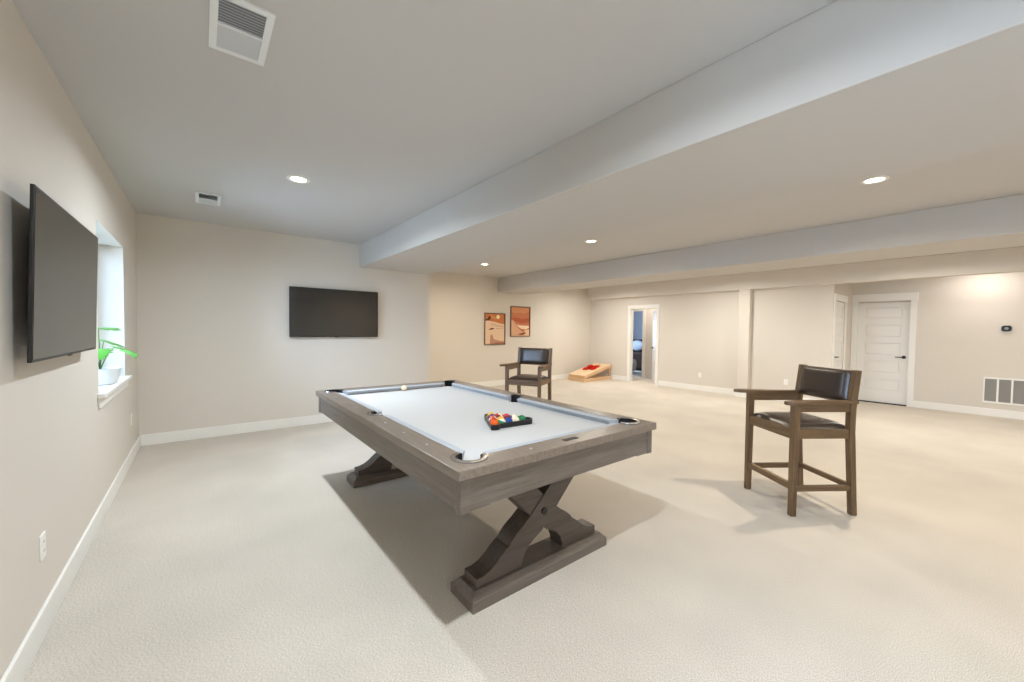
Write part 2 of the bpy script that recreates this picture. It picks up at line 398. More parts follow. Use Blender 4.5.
# daylight: sky world; portals guide sampling through the openings
w = bpy.data.worlds.new('sky'); SC.world = w; w.use_nodes = True
bg = w.node_tree.nodes['Background']; bg.inputs[0].default_value = (.50, .71, 1.0, 1); bg.inputs[1].default_value = 26.0
def portal(loc, rot, sx, sy):
    l = bpy.data.lights.new('window_portal', 'AREA'); l.shape = 'RECTANGLE'; l.size = sx; l.size_y = sy; l.cycles.is_portal = True
    o = bpy.data.objects.new('window_portal', l); COL.objects.link(o); o.location = loc; o.rotation_euler = rot
for y0, y1, z0, z1 in WIN: portal((-.29, (y0+y1)/2, (z0+z1)/2), (0, -PI/2, 0), z1-z0, y1-y0)
portal((12.5, 9.98, 1.45), (-PI/2, 0, 0), 1.4, 1.1)

# ------------------------------------------------------------------ pool table
TX, TY = 2.174, 2.7075; HX, HY = .748, 1.3075; TH = .839
tbl = empty('pool_table', (TX, TY, 0))
tag(tbl, 'grey-brown wooden pool table with pale grey cloth standing on two crossed-leg pedestals', 'pool table')
WX, WY = HX-.135, HY-.135; BED = TH-.042; RC = .068; RS = .062
def pocket_loop(out=True, rc=RC, rs=RS, n=10):
    """rect WX,WY walked counter-clockwise with pocket arcs bulging out (wood) or cut in (bed)"""
    L = []
    def A(cx, cy, r, a0, a1): L.extend(arc(cx, cy, r, a0, a1, n))
    o = out
    # corner (+,-): arrive along bottom side going +x
    A(WX, -WY, rc, PI, 2.5*PI) if o else A(WX, -WY, rc, PI, PI/2)
    A(WX, 0, rs, -PI/2, PI/2) if o else A(WX, 0, rs, 1.5*PI, PI/2)
    A(WX, WY, rc, -PI/2, PI) if o else A(WX, WY, rc, 1.5*PI, PI)
    A(-WX, WY, rc, 0, 1.5*PI) if o else A(-WX, WY, rc, 2*PI, 1.5*PI)
    A(-WX, 0, rs, PI/2, 1.5*PI) if o else A(-WX, 0, rs, PI/2, -PI/2)
    A(-WX, -WY, rc, PI/2, 2*PI) if o else A(-WX, -WY, rc, PI/2, 0)
    return L
outer = [(-HX, -HY), (HX, -HY), (HX, HY), (-HX, HY)]
MB().zprism([outer, pocket_loop(True)], TH-.045, TH).build('rail_cap', M['twr'], tbl, bevel=.004)
MB().zprism([pocket_loop(False)], BED-.03, BED).build('playing_cloth', M['cloth'], tbl)
# apron boards, corner posts that hang a touch lower
ax, ay = HX-.02, HY-.02; zt, zb = TH-.045, .648
MB().box((-ax+.05, -ay+.004, zb), (ax-.05, -ay+.03, zt)).build('apron', M['twx'], tbl, bevel=.002)
MB().box((-ax+.05, ay-.03, zb), (ax-.05, ay-.004, zt)).build('apron', M['twx'], tbl, bevel=.002)
MB().box((-ax+.004, -ay+.05, zb), (-ax+.03, ay-.05, zt)).build('apron', M['twy'], tbl, bevel=.002)
MB().box((ax-.03, -ay+.05, zb), (ax-.004, ay-.05, zt)).build('apron', M['twy'], tbl, bevel=.002)
for sx in (-1, 1):
    for sy in (-1, 1):
        a, b = sorted((sx*ax, sx*(ax-.05))), sorted((sy*ay, sy*(ay-.05)))
        MB().box((a[0], b[0], zb-.008), (a[1], b[1], zt)).build('corner_post', M['twx'], tbl, bevel=.002)
        # low strip under the apron next to the corner
        e = sorted((sx*(ax-.05), sx*(ax-.16))); MB().box((e[0], b[0]+.004 if sy < 0 else b[1]-.03, zb-.005), (e[1], b[0]+.03 if sy < 0 else b[1]-.004, zb+.0)).build('apron_foot', M['twx'], tbl)
MB().box((-ax+.03, -ay+.03, zb+.02), (ax-.03, ay-.03, zb+.045)).build('underside_panel', M['blackm'], tbl)
# six cushions
def cushion(p0, p1, inward, c0, c1):
    """from p0 to p1 along the rail edge; inward: unit 2D; c0/c1 how fast the ends run in"""
    p0, p1, n = Vector(p0), Vector(p1), Vector(inward); d = (p1-p0).normalized()
    prof = [(-.002, TH-.0015), (.03, TH-.003), (.044, TH-.006), (.052, BED+.034), (.047, BED+.026), (.028, BED+.0005), (-.002, BED+.0005)]
    mb = MB(); A = []; B = []
    for q, z in prof:
        a = p0 + n*q + d*max(q, 0)*c0; b = p1 + n*q - d*max(q, 0)*c1
        A.append(mb.bm.verts.new((a.x, a.y, z))); B.append(mb.bm.verts.new((b.x, b.y, z)))
    k = len(prof)
    for i in range(k): mb._f([A[i], A[(i+1)%k], B[(i+1)%k], B[i]])
    mb._f(A); mb._f(B)
    return mb.build('cushion', M['cushion'], tbl, bevel=.002)
cushion((-WX+RC, -WY), (WX-RC, -WY), (0, 1), 1.0, 1.0)
cushion((-WX+RC, WY), (WX-RC, WY), (0, -1), 1.0, 1.0)
for sx in (-1, 1):
    cushion((sx*WX, -WY+RC), (sx*WX, -RS), (-sx, 0), 1.0, .35)
    cushion((sx*WX, RS), (sx*WX, WY-RC), (-sx, 0), .35, 1.0)
# pockets: liner cup, rim iron
def pocket(cx, cy, r, a0, a1, name='pocket'):
    p = MB()
    p.lathe([(r+.004, TH+.002), (r+.004, TH-.16), (r-.02, TH-.17), (r-.02, TH-.163), (r-.006, TH-.155), (r-.006, TH+.002), (r+.004, TH+.002)], (cx, cy, 0), 24, cap=False, a0=a0, a1=a1)
    p.lathe([(1e-4, TH-.165), (r-.004, TH-.165)], (cx, cy, 0), 24, cap=False)
    po = p.build(name, M['pocket'], tbl, smooth=True)
    da = .12
    q = MB().lathe([(r-.003, TH+.0015), (r-.004, TH+.006), (r+.002, TH+.0095), (r+.017, TH+.008), (r+.021, TH+.001)], (cx, cy, 0), 28, cap=False, a0=a0+da, a1=a1-da)
    rim = q.build('pocket_rim', M['silver'], po, smooth=True)
    s = rim.modifiers.new('solid', 'SOLIDIFY'); s.thickness = .002
pocket(WX, -WY, RC, PI, 2.5*PI); pocket(WX, WY, RC, -PI/2, PI); pocket(-WX, WY, RC, 0, 1.5*PI); pocket(-WX, -WY, RC, PI/2, 2*PI)
pocket(WX, 0, RS, -PI/2, PI/2); pocket(-WX, 0, RS, PI/2, 1.5*PI)
# sights
def sight(x, y):
    s = .011; MB().zprism([[(x-s*.62, y), (x, y-s), (x+s*.62, y), (x, y+s)]], TH-.001, TH+.0008).build('sight', M['sight'], tbl)
for sx in (-1, 1):
    for k in (1, 2, 3):
        for s in (-1, 1): sight(sx*(HX-.068), s*(k*.29))
for sy in (-1, 1):
    for k in (-1, 0, 1):
        if k or sy > 0: sight(k*.29, sy*(HY-.068))
pl = MB().zprism([rrect(-.055, -HY+.052, .055, -HY+.086, .006)], TH-.001, TH+.0012).build('name_plate', M['steel'], tbl)
pl['label'] = 'small dark plate on the near rail'
# pedestals
def pedestal(yc, s):
    fy = .112; fx = .530
    def slab(x, y, z0, xi, yi, z1):
        return [(-x, yc-y, z0), (x, yc-y, z0), (x, yc+y, z0), (-x, yc+y, z0), (-xi, yc-yi, z1), (xi, yc-yi, z1), (xi, yc+yi, z1), (-xi, yc+yi, z1)]
    MB().hexa(slab(fx, fy, 0, fx, fy, .052)).hexa(slab(fx, fy, .052, fx-.034, fy-.034, .086)).build('pedestal_foot', M['twx'], tbl)
    # one curved leg board: foot at the left, top at the right
    up = [(-.475, .084), (-.475, .132), (-.43, .135), (-.385, .150), (-.345, .176), (-.31, .206), (-.275, .232), (-.262, .234), (-.24, .262), (-.215, .286), (-.185, .308), (-.15, .330), (-.105, .365), (-.02, .442), (.215, .665)]
    lo = [(.41, .665), (.02, .281), (-.02, .247), (-.07, .222), (-.115, .195), (-.145, .160), (-.163, .118), (-.168, .084)]
    t = .062
    A = [(a, b) for a, b in up+lo]
    MB().yprism([A], yc-t, yc+t).build('cross_leg', M['twz'], tbl, bevel=.003)
    MB().yprism([[(-a, b) for a, b in A]], yc-t+.006, yc+t-.006).build('cross_leg', M['twz'], tbl, bevel=.003)
    MB().box((-.46, yc-.09, .640), (.46, yc+.09, .668)).build('mounting_board', M['twz'], tbl)
    for yy, sg in ((yc-t, -1), (yc+t, 1)):
        MB().tube([(0, yy, .362), (0, yy+sg*.006, .362)], .022, 18).build('bolt_cover', M['black'], tbl)
pedestal(-HY+.33, -1); pedestal(HY-.33, 1)

# balls and rack
BR = .0286
def ball(x, y, col, stripe, label, cat='ball', group='racked pool balls', rot=(0, 0, 0)):
    key = f'ball_{col}_{stripe}'
    if key not in M:
        m, nt, b = new_mat(key); b.inputs['Roughness'].default_value = .12
        ivory = lin(236, 226, 196)
        if stripe:
            tc = nt.nodes.new('ShaderNodeTexCoord'); sx = nt.nodes.new('ShaderNodeSeparateXYZ'); ab = nt.nodes.new('ShaderNodeMath'); ab.operation = 'ABSOLUTE'
            lt = nt.nodes.new('ShaderNodeMath'); lt.operation = 'LESS_THAN'; lt.inputs[1].default_value = BR*.52
            mx = nt.nodes.new('ShaderNodeMix'); mx.data_type = 'RGBA'; mx.inputs[6].default_value = ivory; mx.inputs[7].default_value = lin(*col)
            nt.links.new(tc.outputs['Object'], sx.inputs[0]); nt.links.new(sx.outputs[2], ab.inputs[0]); nt.links.new(ab.outputs[0], lt.inputs[0])
            nt.links.new(lt.outputs[0], mx.inputs[0]); nt.links.new(mx.outputs[2], b.inputs['Base Color'])
        else:
            b.inputs['Base Color'].default_value = lin(*col)
        M[key] = m
    o = MB().sphere((0, 0, 0), BR, 28, 16).build('pool_ball', M[key], smooth=True)
    o.location = (x, y, BED+BR+.0003); o.rotation_euler = rot
    return tag(o, label, cat, group)
RKX, RKY, SIDE = 2.192, 2.03, .292      # middle of the front row
rk_ang = math.radians(0)
def rk(u, v): return (RKX+u, RKY+v)
rows = [[('o', (226, 92, 22), 0, 'orange'), ('g', (40, 130, 84), 1, 'green striped'), ('b', (28, 66, 140), 0, 'blue'), ('y', (238, 214, 170), 1, 'cream'), ('g2', (20, 120, 72), 0, 'green')],
        [('r', (190, 52, 34), 0, 'red orange'), ('w', (232, 178, 40), 1, 'yellow striped'), ('m', (122, 26, 34), 0, 'maroon'), ('b2', (30, 60, 130), 1, 'blue striped')],
        [('rs', (200, 90, 40), 1, 'orange striped'), ('m2', (130, 26, 36), 1, 'maroon striped'), ('r3', (196, 26, 38), 0, 'bright red')],
        [('p', (80, 44, 110), 0, 'purple'), ('rr', (200, 40, 44), 1, 'red striped')],
        [('yl', (234, 190, 60), 0, 'yellow')]]
rown = ['near row of the rack', 'second row of the rack', 'third row of the rack', 'fourth row of the rack']
pos5 = ['left end of the', 'second from left in the', 'middle of the', 'second from right in the', 'right end of the']
for r, row in enumerate(rows):
    for c, (k, col, st, nm) in enumerate(row):
        u = (c-(len(row)-1)/2)*BR*2.01 - .012; v = r*BR*math.sqrt(3)*1.005+.0
        n = len(row)
        where = {5: pos5, 4: ['left end of the', 'second from left in the', 'second from right in the', 'right end of the'], 3: ['left end of the', 'middle of the', 'right end of the'], 2: ['left one in the', 'right one in the']}.get(n, [''])[c]
        lab = f'{nm} ball, {where} {rown[r]}' if n > 1 else 'yellow pool ball at the far tip of the triangular rack'
        ball(*rk(u, v), col, st, lab, rot=(random.uniform(.3, 1.2), random.uniform(-.6, .6), random.uniform(0, 3)))
ball(2.205, 3.80, (236, 224, 190), 0, 'cream cue ball alone on the grey cloth near the far cushion', group=None)
# triangle rack
rin = BR+.003; tck = .011
def tri(off, n=8):
    # vertices of the ball-centre triangle grown to hold slack
    a = BR*2.01*4/2; h = BR*math.sqrt(3)*1.005*4
    V3 = [(-a-.022, -.007), (a+.022, -.007), (.0, h+.026)]
    L = []
    for i in range(3):
        px, py = V3[i]; ang = [1.0+1/6, 1.5, .0+1/6][i]*PI
        L += arc(px, py, off, ang, ang+2*PI/3, n)
    return [rk(x, y) for x, y in L]
rack = MB().zprism([tri(rin+tck), tri(rin)], BED+.0006, BED+.034).build('ball_rack', M['black'], bevel=.003)
tag(rack, 'black plastic triangle rack holding the coloured balls on the pool table', 'rack')

# ------------------------------------------------------------------ spectator chairs
def make_chair():
    r = empty('spectator_chair', (0, 0, 0))
    w = .262; fy = .25; ry = -.212; L = .047
    for sx in (-1, 1):
        x = sx*w
        h = L/2; hb = h*.9
        MB().hexa([(x-hb, fy-hb, 0), (x+hb, fy-hb, 0), (x+hb, fy+hb, 0), (x-hb, fy+hb, 0), (x-h, fy-h-.004, .886), (x+h, fy-h-.004, .886), (x+h, fy+h, .886), (x-h, fy+h, .886)]).build('leg', M['cwood'], r, bevel=.003)
        side = [(ry-hb-.042, 0), (ry+hb-.042, 0), (ry+h, .66), (ry+h, .86), (ry+h-.036, 1.15), (ry-h-.034, 1.15), (ry-h-.002, .86), (ry-h, .66)]
        MB().xprism([side], x-h, x+h).build('leg', M['cwood'], r, bevel=.003)
        # arm: side rail and shaped paddle top
        MB().box((x-.018, ry+h, .822), (x+.018, fy-h, .886)).build('arm_rail', M['cwoody'], r, bevel=.003)
        ow = sx
        po = [(.026, -.255), (.026, -.08), (.042, .10), (.068, .20), (.088, .28), (.088, .335), (.068, .368)]
        pi_ = [(.026, -.255), (.026, .10), (.022, .20), (.010, .28), (-.006, .34), (-.03, .366)]
        loop = [(x+sx*a, b) for a, b in po] + [(x-sx*a, b) for a, b in reversed(pi_)]
        MB().zprism([loop], .886, .912).build('armrest', M['cwoody'], r, bevel=.005)
        MB().box((x-.016, ry+h-.03, .195), (x+.016, fy-h, .238)).build('stretcher', M['cwoody'], r, bevel=.003)
        MB().box((x-.015, ry+h, .612), (x+.015, fy-h, .685)).build('seat_rail', M['cwoody'], r, bevel=.003)
    MB().box((-w+h, fy-.018, .605), (w-h, fy+.018, .685)).build('seat_rail', M['cwoodx'], r, bevel=.003)
    MB().box((-w+h, ry-.018, .612), (w-h, ry+.018, .685)).build('seat_rail', M['cwoodx'], r, bevel=.003)
    st = MB().box((-w+h, fy-.02, .205), (w-h, fy+.02, .25)).build('stretcher', M['cwoodx'], r, bevel=.003)
    fp = MB().box((-w+h+.004, fy-.014, .250), (w-h-.004, fy+.018, .2525)).build('foot_plate', M['brass'], st); fp['label'] = 'pale metal strip on the front stretcher'
    MB().box((-w+h, ry-.044, .205), (w-h, ry-.012, .245)).build('stretcher', M['cwoodx'], r, bevel=.003)
    # seat cushion: domed
    def cush(u, v):
        a, b = u*2-1, v*2-1
        e = (1-abs(a)**5)*(1-abs(b)**5)
        return (a*.245, .016+b*.238, .684+.05*max(e, 0)**.45)
    mb = MB().grid(cush, 28, 28).box((-.243, -.22, .675), (.243, .252, .686))
    MB_seat = mb.build('seat_cushion', M['leather'], r, smooth=True)
    # backrest: wooden panel with padded leather front, raked with the posts
    def bk(x, t, d):      # t 0..1 up the rake, d forward of the post line
        y0, z0, y1, z1 = ry+.003, .872, ry-.033, 1.146
        return (x, y0+(y1-y0)*t+d*.96, z0+(z1-z0)*t+d*.28)
    xi = w-h
    mb = MB().hexa([bk(-xi, .04, -.018), bk(xi, .04, -.018), bk(xi, .04, .008), bk(-xi, .04, .008), bk(-xi, .985, -.018), bk(xi, .985, -.018), bk(xi, .985, .008), bk(-xi, .985, .008)])
    mb.build('back_panel', M['cwoodx'], r, bevel=.003)
    def pad(u, v):
        a, b = u*2-1, v*2-1; e = max((1-abs(a)**6)*(1-abs(b)**6), 0)**.5
        return bk(a*(xi-.002), .05+.94*v, .008+.045*e)
    def padb(u, v):
        a, b = u*2-1, v*2-1; e = max((1-abs(a)**6)*(1-abs(b)**6), 0)**.5
        return bk(a*(xi-.002), .06+.92*v, -.018-.018*e)
    MB().grid(pad, 28, 20).build('back_pad', M['leather'], r, smooth=True)
    MB().grid(padb, 20, 14).build('back_pad', M['leather'], r, smooth=True)
    return r
ch1 = make_chair(); ch1.location = (4.57, 1.07, 0); ch1.rotation_euler = (0, 0, .961)
tag(ch1, 'tall brown wooden armchair with dark leather back and seat, the nearer one on open carpet', 'chair', 'tall spectator chairs')
ch2 = copy_tree(ch1); ch2.location = (4.56, 4.56, 0); ch2.rotation_euler = (0, 0, 2.05)
tag(ch2, 'tall wooden armchair with dark leather back behind the far side of the pool table', 'chair', 'tall spectator chairs')

# ------------------------------------------------------------------ televisions
def television(loc, rz, w, h, gap, label, t=.028):
    r = empty('television', loc, rz)      # local: face looks -y, wall at y=+gap+..
    tag(r, label, 'television')
    MB().zprism([rrect(-w/2, 0, w/2, t, .004)], -h/2, h/2).build('housing', M['bezel'], r, bevel=.002)
    MB().box((-w/2+.008, -.0015, -h/2+.012), (w/2-.008, .0005, h/2-.008)).build('screen', M['screen'], r)
    MB().box((-w*.36, t, -h*.42), (w*.36, t+.018, h*.30)).build('back_cover', M['bezel'], r, bevel=.006)
    if gap > t+.02:
        mb = MB().box((-.2, gap-.006, -.12), (.2, gap, .12)).box((-.2, t+.022, -.16), (-.17, t+.026, .16)).box((.17, t+.022, -.16), (.2, t+.026, .16)).box((-.2, t+.02, -.02), (.2, gap-.004, .02))
        mb.build('mounting_bracket', M['steel'], r)
    MB().box((-.02, -.001, -h/2-.006), (.02, .01, -h/2)).build('sensor_bump', M['bezel'], r)
    return r
tv = television((.0735, 2.975, 1.632), PI/2, 1.20, .70, .062, 'flat television on the left wall seen at a slant, beside the window', .013)
tv.rotation_euler = (.026, 0, PI/2)
television((2.186, YB-.07, 1.65), 0, 1.25, .715, .069, 'dark flat television mounted on the back wall')

# ------------------------------------------------------------------ small fittings
def outlet(loc, rz, label):
    o = empty('power_outlet', loc, rz); tag(o, label, 'outlet', 'wall outlets')
    MB().zprism([rrect(-.036, -.006, .036, 0, .002)], -.058, .058).build('cover_plate', M['plastic'], o, bevel=.0015)
    for zz in (-.021, .021):
        so = MB().yprism([rrect(-.016, zz-.014, .016, zz+.014, .006)], -.0075, -.005).build('socket', M['plastic'], o)
        MB().box((-.008, -.0082, zz-.004), (-.006, -.0074, zz+.006)).box((.006, -.0082, zz-.004), (.008, -.0082+.0008, zz+.006)).build('slots', M['socket'], so)
    return o
outlet((0, 2.745, .405), PI/2, 'white outlet low on the left wall nearest the camera')
outlet((0, 5.70, .44), PI/2, 'white outlet low on the left wall near the back corner')
outlet((X1, 4.593, .385), -PI/2, 'white outlet low on the beige wall between the doorway and the post')
outlet((X1, 2.80, .416), -PI/2, 'white outlet low on the beige wall behind the nearer chair')

def ceiling_vent(x0, y0, x1, y1, dampers, label):
    cx, cy = (x0+x1)/2, (y0+y1)/2; w, l = (x1-x0), (y1-y0)
    r = empty('ceiling_vent', (cx, cy, H)); tag(r, label, 'vent', 'ceiling vents')
    fr = .028
    MB().zprism([rrect(-w/2, -l/2, w/2, l/2, .004), rrect(-w/2+fr, -l/2+fr, w/2-fr, l/2-fr, .002)], -.010, -.0005).build('frame', M['vent'], r, bevel=.003)
    MB().box((-w/2+fr-.002, -l/2+fr-.002, -.002), (w/2-fr+.002, l/2-fr+.002, -.0005)).build('backing', M['ventin'], r)
    MB().box((-w/2+fr, -.004, -.0095), (w/2-fr, .004, -.002)).build('divider', M['vent'], r)
    mb = MB(); n = 9
    for s in (-1, 1):
        for k in range(n):
            y = s*(.008+(l/2-fr-.008)*(k+.5)/n); d = .0075
            mb.hexa([(-w/2+fr, y+s*d, -.0085), (w/2-fr, y+s*d, -.0085), (w/2-fr, y+s*d+.0012, -.0085), (-w/2+fr, y+s*d+.0012, -.0085),
                     (-w/2+fr, y-s*d, -.0025), (w/2-fr, y-s*d, -.0025), (w/2-fr, y-s*d+.0012, -.0025), (-w/2+fr, y-s*d+.0012, -.0025)])
    MB_l = mb.build('louvers', M['ventlou'], r)
    return r
ceiling_vent(.625, 1.93, .842, 2.335, 1, 'white rectangular ceiling vent, the larger-looking one at the top of the picture')
ceiling_vent(.553, 4.91, .758, 5.325, 1, 'small white ceiling vent near the back wall, left of the ceiling light')

# return air grille on the alcove wall
gy1, gz0, gz1 = .207, .235, .695; n = 5; gw = .158
g = empty('return_grille', (X2, gy1, gz0)); tag(g, 'white framed return air grille low on the right wall', 'grille')
hh = gz1-gz0; W = n*gw+.012
holes = [[(-(.018+k*gw)-.0, .03), (-(gw-.0+k*gw)+.006, .03), (-(gw+k*gw)+.006, hh-.03), (-(.018+k*gw), hh-.03)] for k in range(n)]
MB().prism([[(0, 0), (-W, 0), (-W, hh), (0, hh)]]+holes, lambda a, b: (-.012, a, b), lambda a, b: (-.001, a, b)).build('frame', M['plastic'], g, bevel=.002)
MB().box((-.002, -W+.01, .02), (0, -.01, hh-.02)).build('backing', M['ventin'], g)
mb = MB()
for k in range(26):
    z = .03+(hh-.06)*(k+.5)/26
    mb.hexa([(-.0105, -W+.015, z-.008), (-.0095, -W+.015, z-.008), (-.0095, -.015, z-.008), (-.0105, -.015, z-.008), (-.0035, -W+.015, z+.006), (-.0025, -W+.015, z+.006), (-.0025, -.015, z+.006), (-.0035, -.015, z+.006)])
mb.build('louvers', M['grille'], g)

# thermostat
th = empty('thermostat', (X2, -.022, 1.555)); tag(th, 'black rounded thermostat on a white plate on the right wall', 'thermostat')
MB().xprism([rrect(-.056, -.066, .05, .03, .02)], -.006, 0).build('mounting_plate', M['plastic'], th, bevel=.002)
MB().xprism([rrect(-.058, -.044, .058, .058, .036, 8)], -.028, -.006).build('body', M['black'], th, bevel=.006, seg=3)
MB().lathe([(1e-4, -.0295), (.022, -.0295), (.024, -.027)], (0, 0, .008), 24, cap=False, axis='x').build('display', M['grille'], th)

# ------------------------------------------------------------------ framed pictures (plain dune shapes)
def picture(x0, x1, z0, z1, shapes, label):
    cx, cz = (x0+x1)/2, (z0+z1)/2; w, h = x1-x0, z1-z0
    r = empty('framed_picture', (cx, YF, cz)); tag(r, label, 'picture', 'framed abstract pictures')
    MB().yprism([[(-w/2, -h/2), (w/2, -h/2), (w/2, h/2), (-w/2, h/2)], [(-w/2+.02, -h/2+.02), (w/2-.02, -h/2+.02), (w/2-.02, h/2-.02), (-w/2+.02, h/2-.02)]], -.03, -.001).build('frame', M['frame'], r, bevel=.003)
    mats = []; mb = MB(); W, Hh = w-.04, h-.04
    for i, (col, pts) in enumerate(shapes):
        key = 'print_%d_%d_%d' % col
        if key not in M: M[key] = plain(key, lin(*col), .7, spec=.2)
        if M[key] not in mats: mats.append(M[key])
        mb.mi = mats.index(M[key])
        P = [((a-.5)*W, (b-.5)*Hh) for a, b in pts]
        mb.yprism([P], -.008-.0006*i, -.003)
    mb.build('print', mats, r)
    return r
sqr = [(0, 0), (1, 0), (1, 1), (0, 1)]
def disc(cx, cy, r, n=20, k=.82): return [(cx+r*math.cos(2*PI*i/n), cy+r*k*math.sin(2*PI*i/n)) for i in range(n)]
picture(6.093, 6.742, 1.049, 1.848, [
    ((196, 120, 74), sqr), ((226, 196, 166), [(0, 0), (1, 0), (1, .66), (.72, .69), (.5, .735), (.25, .76), (0, .78)]),
    ((206, 138, 90), [(.18, .99), (.3, .86), (.5, .81), (.62, .86), (.45, .93), (.3, .99)]),
    ((92, 54, 38), [(.0, .80), (.12, .83), (.18, .90), (.24, .96), (.30, .86), (.24, .80), (.1, .77), (0, .76)]),
    ((240, 222, 176), disc(.66, .90, .085)),
    ((212, 178, 148), [(.3, .70), (.7, .63), (1, .60), (1, .55), (.6, .57), (.3, .62)]),
    ((104, 70, 52), [(.17, .47), (.32, .53), (.47, .53), (.43, .49), (.3, .47)]),
    ((186, 132, 106), [(.56, .52), (1, .51), (1, .50), (.56, .505)]),
    ((190, 140, 118), [(.26, .03), (.28, .28), (.34, .33), (.40, .26), (.44, .16), (.7, .11), (1, .08), (1, 0), (.26, 0)]),
    ((170, 116, 96), [(.4, .0), (.6, .06), (1, .04), (1, 0)])],
    'framed picture with pale dunes and a small light sun, the lower left of the pair')
picture(6.916, 7.592, 1.250, 2.052, [
    ((192, 118, 82), sqr), ((206, 140, 98), [(0, 1), (0, .84), (.2, .78), (.45, .82), (.7, .78), (1, .86), (1, 1)]),
    ((178, 96, 66), [(0, .62), (.3, .64), (.6, .60), (1, .64), (1, .50), (.6, .44), (.25, .50), (0, .56)]),
    ((214, 166, 132), [(0, 0), (0, .56), (.12, .55), (.22, .44), (.34, .30), (.5, .2), (.7, .12), (.8, 0)]),
    ((236, 210, 178), [(.30, .40), (.45, .37), (.95, .36), (1, .30), (.8, .23), (.55, .25), (.38, .32)]),
    ((226, 190, 156), [(.75, .0), (.72, .2), (1, .24), (1, 0)]),
    ((120, 72, 52), [(.36, .05), (.5, .09), (.78, .13), (.8, .09), (.6, .03)])],
    'framed rust-coloured picture with a cream dune, the higher right of the pair')

# ------------------------------------------------------------------ bean bag toss boards
def toss_board(loc, rz, L=1.2, W=.6, leg=.0):
    r = empty('bean_bag_toss_board', loc, rz)
    top = MB().zprism([[(0, 0), (L, 0), (L, W), (0, W)], arc(L-.23, W/2, .076, 0, 2*PI*19/20, 19)], .078, .09).build('board_top', M['ply'], r, bevel=.002)
    for n_, a, b in (('side', (0, .001, 0), (L, .02, .078)), ('side', (0, W-.02, 0), (L, W-.001, .078)), ('end', (.001, .02, 0), (.02, W-.02, .078)), ('end', (L-.02, .02, 0), (L-.001, W-.02, .078))):
        MB().box(a, b).build('frame_side' if n_ == 'side' else 'frame_end', M['pine'], r, bevel=.002)
    return r
ba = toss_board((8.86, 7.18, 0), 0); tag(ba, 'pale wooden bean bag board lying flat on the carpet in the far corner', 'game board', 'bean bag toss boards')
bb = toss_board((8.90, 7.19, .0935), 0); bb.rotation_euler = (0, math.radians(-13.0), 0)
tag(bb, 'pale wooden bean bag board propped up at a slope on top of the flat one', 'game board', 'bean bag toss boards')
for yy in (.025, .545):
    # folding legs in the board's own frame reach the lower board
    MB().hexa([(1.13, yy, .06), (1.17, yy, .06), (1.17, yy+.03, .06), (1.13, yy+.03, .06), (1.08, yy, -.245), (1.115, yy, -.237), (1.115, yy+.03, -.237), (1.08, yy+.03, -.245)][::-1]).build('leg', M['pine'], bb)
def bag(x, y, z, rz, tilt, label):
    def top(u, v):
        a, b = u*2-1, v*2-1; e = max((1-a**4)*(1-b**4), 0)**.5
        return (a*.082, b*.082, .006+.045*e)
    def bot(u, v):
        a, b = u*2-1, v*2-1; e = max((1-a**4)*(1-b**4), 0)**.5
        return (a*.078, b*.078, .006-.005*e)
    o = MB().grid(top, 14, 14).grid(bot, 14, 14).build('bean_bag', M['red'], smooth=True)
    o.location = (x, y, z); o.rotation_euler = (0, tilt, rz); return tag(o, label, 'bean bag', 'red bean bags')
sl = math.radians(-13)
def onb(t, y): # point on the sloped board top
    c, s = math.cos(-sl), math.sin(-sl)
    return (8.90+c*t-s*.09, 7.19+y, .0935+s*t+c*.09)
bags = [(.54, .40, .2), (.73, .43, .35), (.60, .20, -.2), (.80, .24, .1)]
ln = ['red bean bag on the sloped board, lowest and farthest back', 'red bean bag on the sloped board, upper back one', 'red bean bag on the sloped board, front one lower down', 'red bean bag on the sloped board, front one nearest the raised end']
for (t_, y_, a_), l_ in zip(bags, ln):
    o = bag(*onb(t_, y_), a_, 0, l_); o.rotation_euler = (Matrix.Rotation(sl, 4, 'Y') @ Matrix.Rotation(a_, 4, 'Z')).to_euler()
o = bag(0, 0, 0, .7, 0, 'red bean bag lying on top of the other four'); p_ = onb(.67, .32); o.location = (p_[0]-.01, p_[1], p_[2]+.046); o.rotation_euler = (Matrix.Rotation(sl, 4, 'Y') @ Matrix.Rotation(.7, 4, 'Z')).to_euler()

